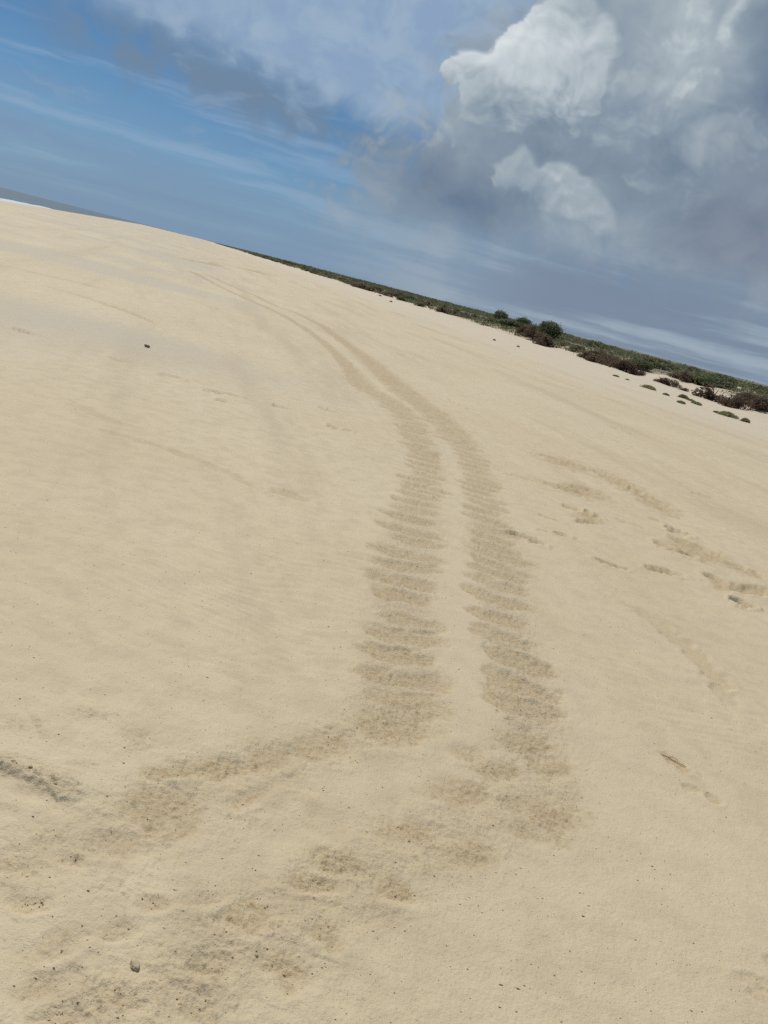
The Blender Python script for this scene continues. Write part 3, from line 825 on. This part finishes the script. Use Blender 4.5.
# bushes packed behind the edge, on the dune
for i in range(75):
    s = random.uniform(34, 120)
    t = float(edge_t(np.array(s))) + random.uniform(5, 34)
    x, y = s * SX + t * NX, s * SY + t * NY
    shrub(x, y, random.uniform(1.2, 2.8), random.uniform(0.55, 0.95), random.choice('GGGGOO'),
          'low bush in the unbroken scrub of the dune, behind the dark shrubs by the sand', 'bushes packed on the dune', False)

# the far scrub that reads as one cover
P, Sz, Tn = [], [], []
for i in range(3600):
    s = 25 * math.exp(rng.uniform(0, 4.6))
    t = float(edge_t(np.array(s))) + (2.0 if s > 68 else 5.5) + rng.uniform(0, 1) ** 1.4 * (26 + s * 0.25)
    x, y = s * SX + t * NX, s * SY + t * NY
    d = math.hypot(x, y)
    ww, hh = rng.uniform(0.6, 1.5) * (1 + d / 400), rng.uniform(0.28, 0.72) * (1 + min(d, 900) / 1500)
    k = 34
    u = rng.normal(size=(k, 3)); u /= np.linalg.norm(u, axis=1)[:, None]; u[:, 2] = np.abs(u[:, 2])
    u *= rng.uniform(0.55, 1.05, (k, 1))
    P.append(u * (ww, ww, hh) + (x, y, ground_z(x, y)))
    Sz.append(np.full(k, max(0.08, min(0.7, d * 0.0012))) * rng.uniform(0.7, 1.3, k))
    Tn.append(np.clip(rng.normal(0.45, 0.2, k) + rng.normal(0, 0.25), 0, 1))
v, q, tn = leaf_quads(np.concatenate(P), np.concatenate(Sz), np.concatenate(Tn))
mixed = leaf_material('mixed_scrub_leaves', (0.180, 0.148, 0.090), (0.175, 0.200, 0.092), (0.310, 0.275, 0.150))
link('dune_scrub', mesh_from('dune_scrub', v, q, {'tone': tn}), mixed, kind='stuff')

# ------------------------------------------------------------------ creeping plants on the bare sand
PLABEL = [
    'flat pale green creeper on the sand, leftmost of the larger ones',
    'tiny flat green creeper right of the leftmost larger creeper',
    'rounded green creeper clump below the tiny dark shrub',
    'small green clump just in front of the rounded creeper clump',
    'thin creeper right beside the rounded green clump',
    'low straggling creeper at the foot of the bright sand slope',
    'largest bright green creeper mat, on bare sand nearest the viewer',
    'small green tuft just left of the largest creeper mat',
    'green creeper right of the largest mat, nearest the right edge of the photo',
    'faint flat creeper beside the bare sand tongue',
    'tiny sprout right of the faint flat creeper by the sand tongue',
    'small dark sprout alone on open sand, left one of a pair below the round bushes',
    'small dark sprout alone on open sand, right one of a pair below the round bushes',
    'tiny dark plant on the far sand, left one of two below the distant scrub',
    'tiny dark plant on the far sand, right one of two below the distant scrub',
]
for (x, y, w, h), lab in zip(PLANTS, PLABEL):
    n = int(450 + 1300 * w)
    if 'sprout' in lab: w, h = w * 0.7, h * 0.7
    a, q_ = rng.uniform(0, 6.283, n), np.sqrt(rng.uniform(0, 1, n))
    lump = 0.85 + 0.22 * np.sin(a * 3 + rng.uniform(0, 6)) + 0.15 * np.sin(a * 7)
    px_, py_ = np.cos(a) * q_ * w * 0.5 * lump, np.sin(a) * q_ * w * 0.8 * lump
    pz = rng.uniform(0.0, 1, n) * h * 0.62 * (1 - 0.6 * q_ ** 2)
    v, f, tn = leaf_quads(np.stack([px_, py_, pz], -1), rng.uniform(0.02, 0.038, n), rng.uniform(0, 1, n), 0.3)
    dark_one = 'dark' in lab
    o = link('creeping_plant', mesh_from('creeping_plant', v, f, {'tone': tn}), LEAF['O' if dark_one else 'P'])
    o.location = (x, y, ground_z(x, y))
    o.rotation_euler = (0, 0, math.atan2(-x, y))
    o['label'], o['category'], o['group'] = lab, 'plant', 'creeping plants on the sand'

# ------------------------------------------------------------------ small things lying on the sand
def lump(name, x, y, size, squash, mat, label, cat, seed, group=None, sink=0.25):
    bm = bmesh.new()
    bmesh.ops.create_icosphere(bm, subdivisions=4, radius=1)
    off = Vector((seed * 3.1, seed * 1.7, seed))
    for vtx in bm.verts:
        p = vtx.co.copy()
        k = 1 + 0.34 * mnoise.noise(p * 1.3 + off) + 0.20 * mnoise.noise(p * 3.1 + off) + 0.09 * mnoise.noise(p * 8 + off)
        vtx.co = Vector((p.x * k * size[0], p.y * k * size[1], p.z * k * size[2]))
    me = bpy.data.meshes.new(name)
    bm.to_mesh(me); bm.free()
    for pl in me.polygons: pl.use_smooth = True
    o = link(name, me, mat)
    o.location = (x, y, ground_z(x, y) + size[2] * (1 - 2 * sink))
    o.rotation_euler = (random.uniform(-.2, .2), random.uniform(-.2, .2), random.uniform(0, 6.28))
    o['label'], o['category'] = label, cat
    if group: o['group'] = group
    return o

clodmat, gg, bs = material('crusted_sand', 0.9, 0.2)
tcs = gg.new('ShaderNodeTexCoord').outputs['Object']
gr = gg.noise(tcs, 300, 3, 0.6, dims='3D')
gg.put(bs.inputs['Base Color'], gg.mix(gg.ss(0.35, 0.7, gr), (0.56, 0.44, 0.28), (0.46, 0.35, 0.21)))
bump = gg.new('ShaderNodeBump'); bump.inputs['Strength'].default_value = 0.6; bump.inputs['Distance'].default_value = 0.003
gg.put(bump.inputs['Height'], gr); gg.put(bs.inputs['Normal'], bump.outputs[0])
lump('sand_clod', -0.292, 1.731, (0.013, 0.010, 0.007), 1, clodmat, 'largest lump of crusted sand at the bottom left, on smooth sand', 'sand clod', 3, 'sand clods')
CL = [(-0.03, 1.86, .006, 'small sand crumb on smooth sand right of the largest lump'),
      (-0.165, 1.66, .007, 'small sand crumb below and right of the largest lump'), (0.13, 2.03, .007, 'small sand crumb among the scuffs at the bottom centre'),
      (-0.870, 2.335, .010, 'sand lump broken from the small ledge at the left edge'), (-0.815, 2.330, .008, 'second sand lump lying on the crest of the small ledge'),
      (-0.72, 2.285, .009, 'sand lump at the right bend of the small ledge')]
for i, (x, y, s, lab) in enumerate(CL):
    lump('sand_clod', x, y, (s * 0.75, s * 0.55, s * 0.42), 1, clodmat, lab, 'sand clod', 11 + i, 'sand clods', 0.42)

stone, gg, bs = material('dark_brown_stone', 0.8, 0.3)
tcs = gg.new('ShaderNodeTexCoord').outputs['Object']
gg.put(bs.inputs['Base Color'], gg.mix(gg.noise(tcs, 40, 4, 0.6), (0.17, 0.11, 0.06), (0.28, 0.19, 0.11)))
lump('stone', -3.741, 12.419, (0.042, 0.026, 0.024), 1, stone, 'small dark brown stone alone on the open sand at the left', 'stone', 29)

twigmat, gg, bs = material('reddish_dry_twig', 0.8, 0.25)
tcs = gg.new('ShaderNodeTexCoord').outputs['Object']
gg.put(bs.inputs['Base Color'], gg.mix(gg.noise(tcs, 60, 3, 0.6), (0.22, 0.10, 0.06), (0.36, 0.22, 0.14)))
tw = bpy.data.objects.new('twig', None); COL.objects.link(tw)
tw.location = (1.478, 3.572, ground_z(1.478, 3.572))
tw['label'], tw['category'] = 'thin reddish dry twig lying in a small hollow at the right', 'twig'
main = [(-0.062, 0.048, 0.002), (-0.035, 0.031, 0.006), (-0.008, 0.012, 0.004), (0.022, -0.012, 0.007), (0.058, -0.043, 0.003)]
v, f, t = tube(main, [0.0014, 0.0022, 0.0020, 0.0015, 0.0009]); link('stalk', mesh_from('stalk', v, f, None, True, t), twigmat, tw)
side_ = [(-0.030, 0.028, 0.006), (-0.008, 0.030, 0.010), (0.014, 0.024, 0.006)]
v, f, t = tube(side_, [0.0014, 0.0011, 0.0007]); link('side_shoot', mesh_from('side_shoot', v, f, None, True, t), twigmat, tw)

# dark grit: shell and plant crumbs strewn in the turned-up sand
pts, sz = [], []
for k in range(9000):
    if k % 5 < 3:
        x, y, hw = LANE_POINTS[rng.integers(len(LANE_POINTS))]
        if math.hypot(x, y) > 9: continue
        x += rng.normal() * hw * 0.55; y += rng.normal() * hw * 0.55
    else:
        r_, a_ = 1.3 + 4.5 * rng.random() ** 1.3, rng.uniform(-0.5, 0.65)
        x, y = r_ * math.sin(a_), r_ * math.cos(a_)
    pts.append((x, y, ground_z(x, y) + 0.0006)); sz.append(rng.uniform(0.0007, 0.0021) * (1.5 if rng.random() < 0.08 else 1))
pts, sz = np.array(pts), np.array(sz)
octa = np.array([(1, 0, 0), (0, 1, 0), (-1, 0, 0), (0, -1, 0), (0, 0, .6), (0, 0, -.6)], float)
jit = rng.uniform(0.4, 1.4, (len(pts), 6, 3)) * np.stack([rng.uniform(0.7, 2.2, len(pts)), rng.uniform(0.6, 1.4, len(pts)), np.ones(len(pts))], -1)[:, None, :]
gv = (pts[:, None, :] + octa[None] * jit * sz[:, None, None]).reshape(-1, 3)
tf = np.array([(0, 1, 4), (1, 2, 4), (2, 3, 4), (3, 0, 4), (1, 0, 5), (2, 1, 5), (3, 2, 5), (0, 3, 5)])
gt = (np.arange(len(pts))[:, None, None] * 6 + tf[None]).reshape(-1, 3)
grit, gg, bs = material('dark_grit', 0.8, 0.2)
k = attr(gg, 'tone')
gg.put(bs.inputs['Base Color'], gg.mix(k, (0.150, 0.105, 0.062), (0.40, 0.30, 0.18)))
link('shell_grit', mesh_from('shell_grit', gv, np.zeros((0, 4), int), {'tone': np.repeat(rng.random(len(pts)), 6)}, False, gt), grit, kind='stuff')
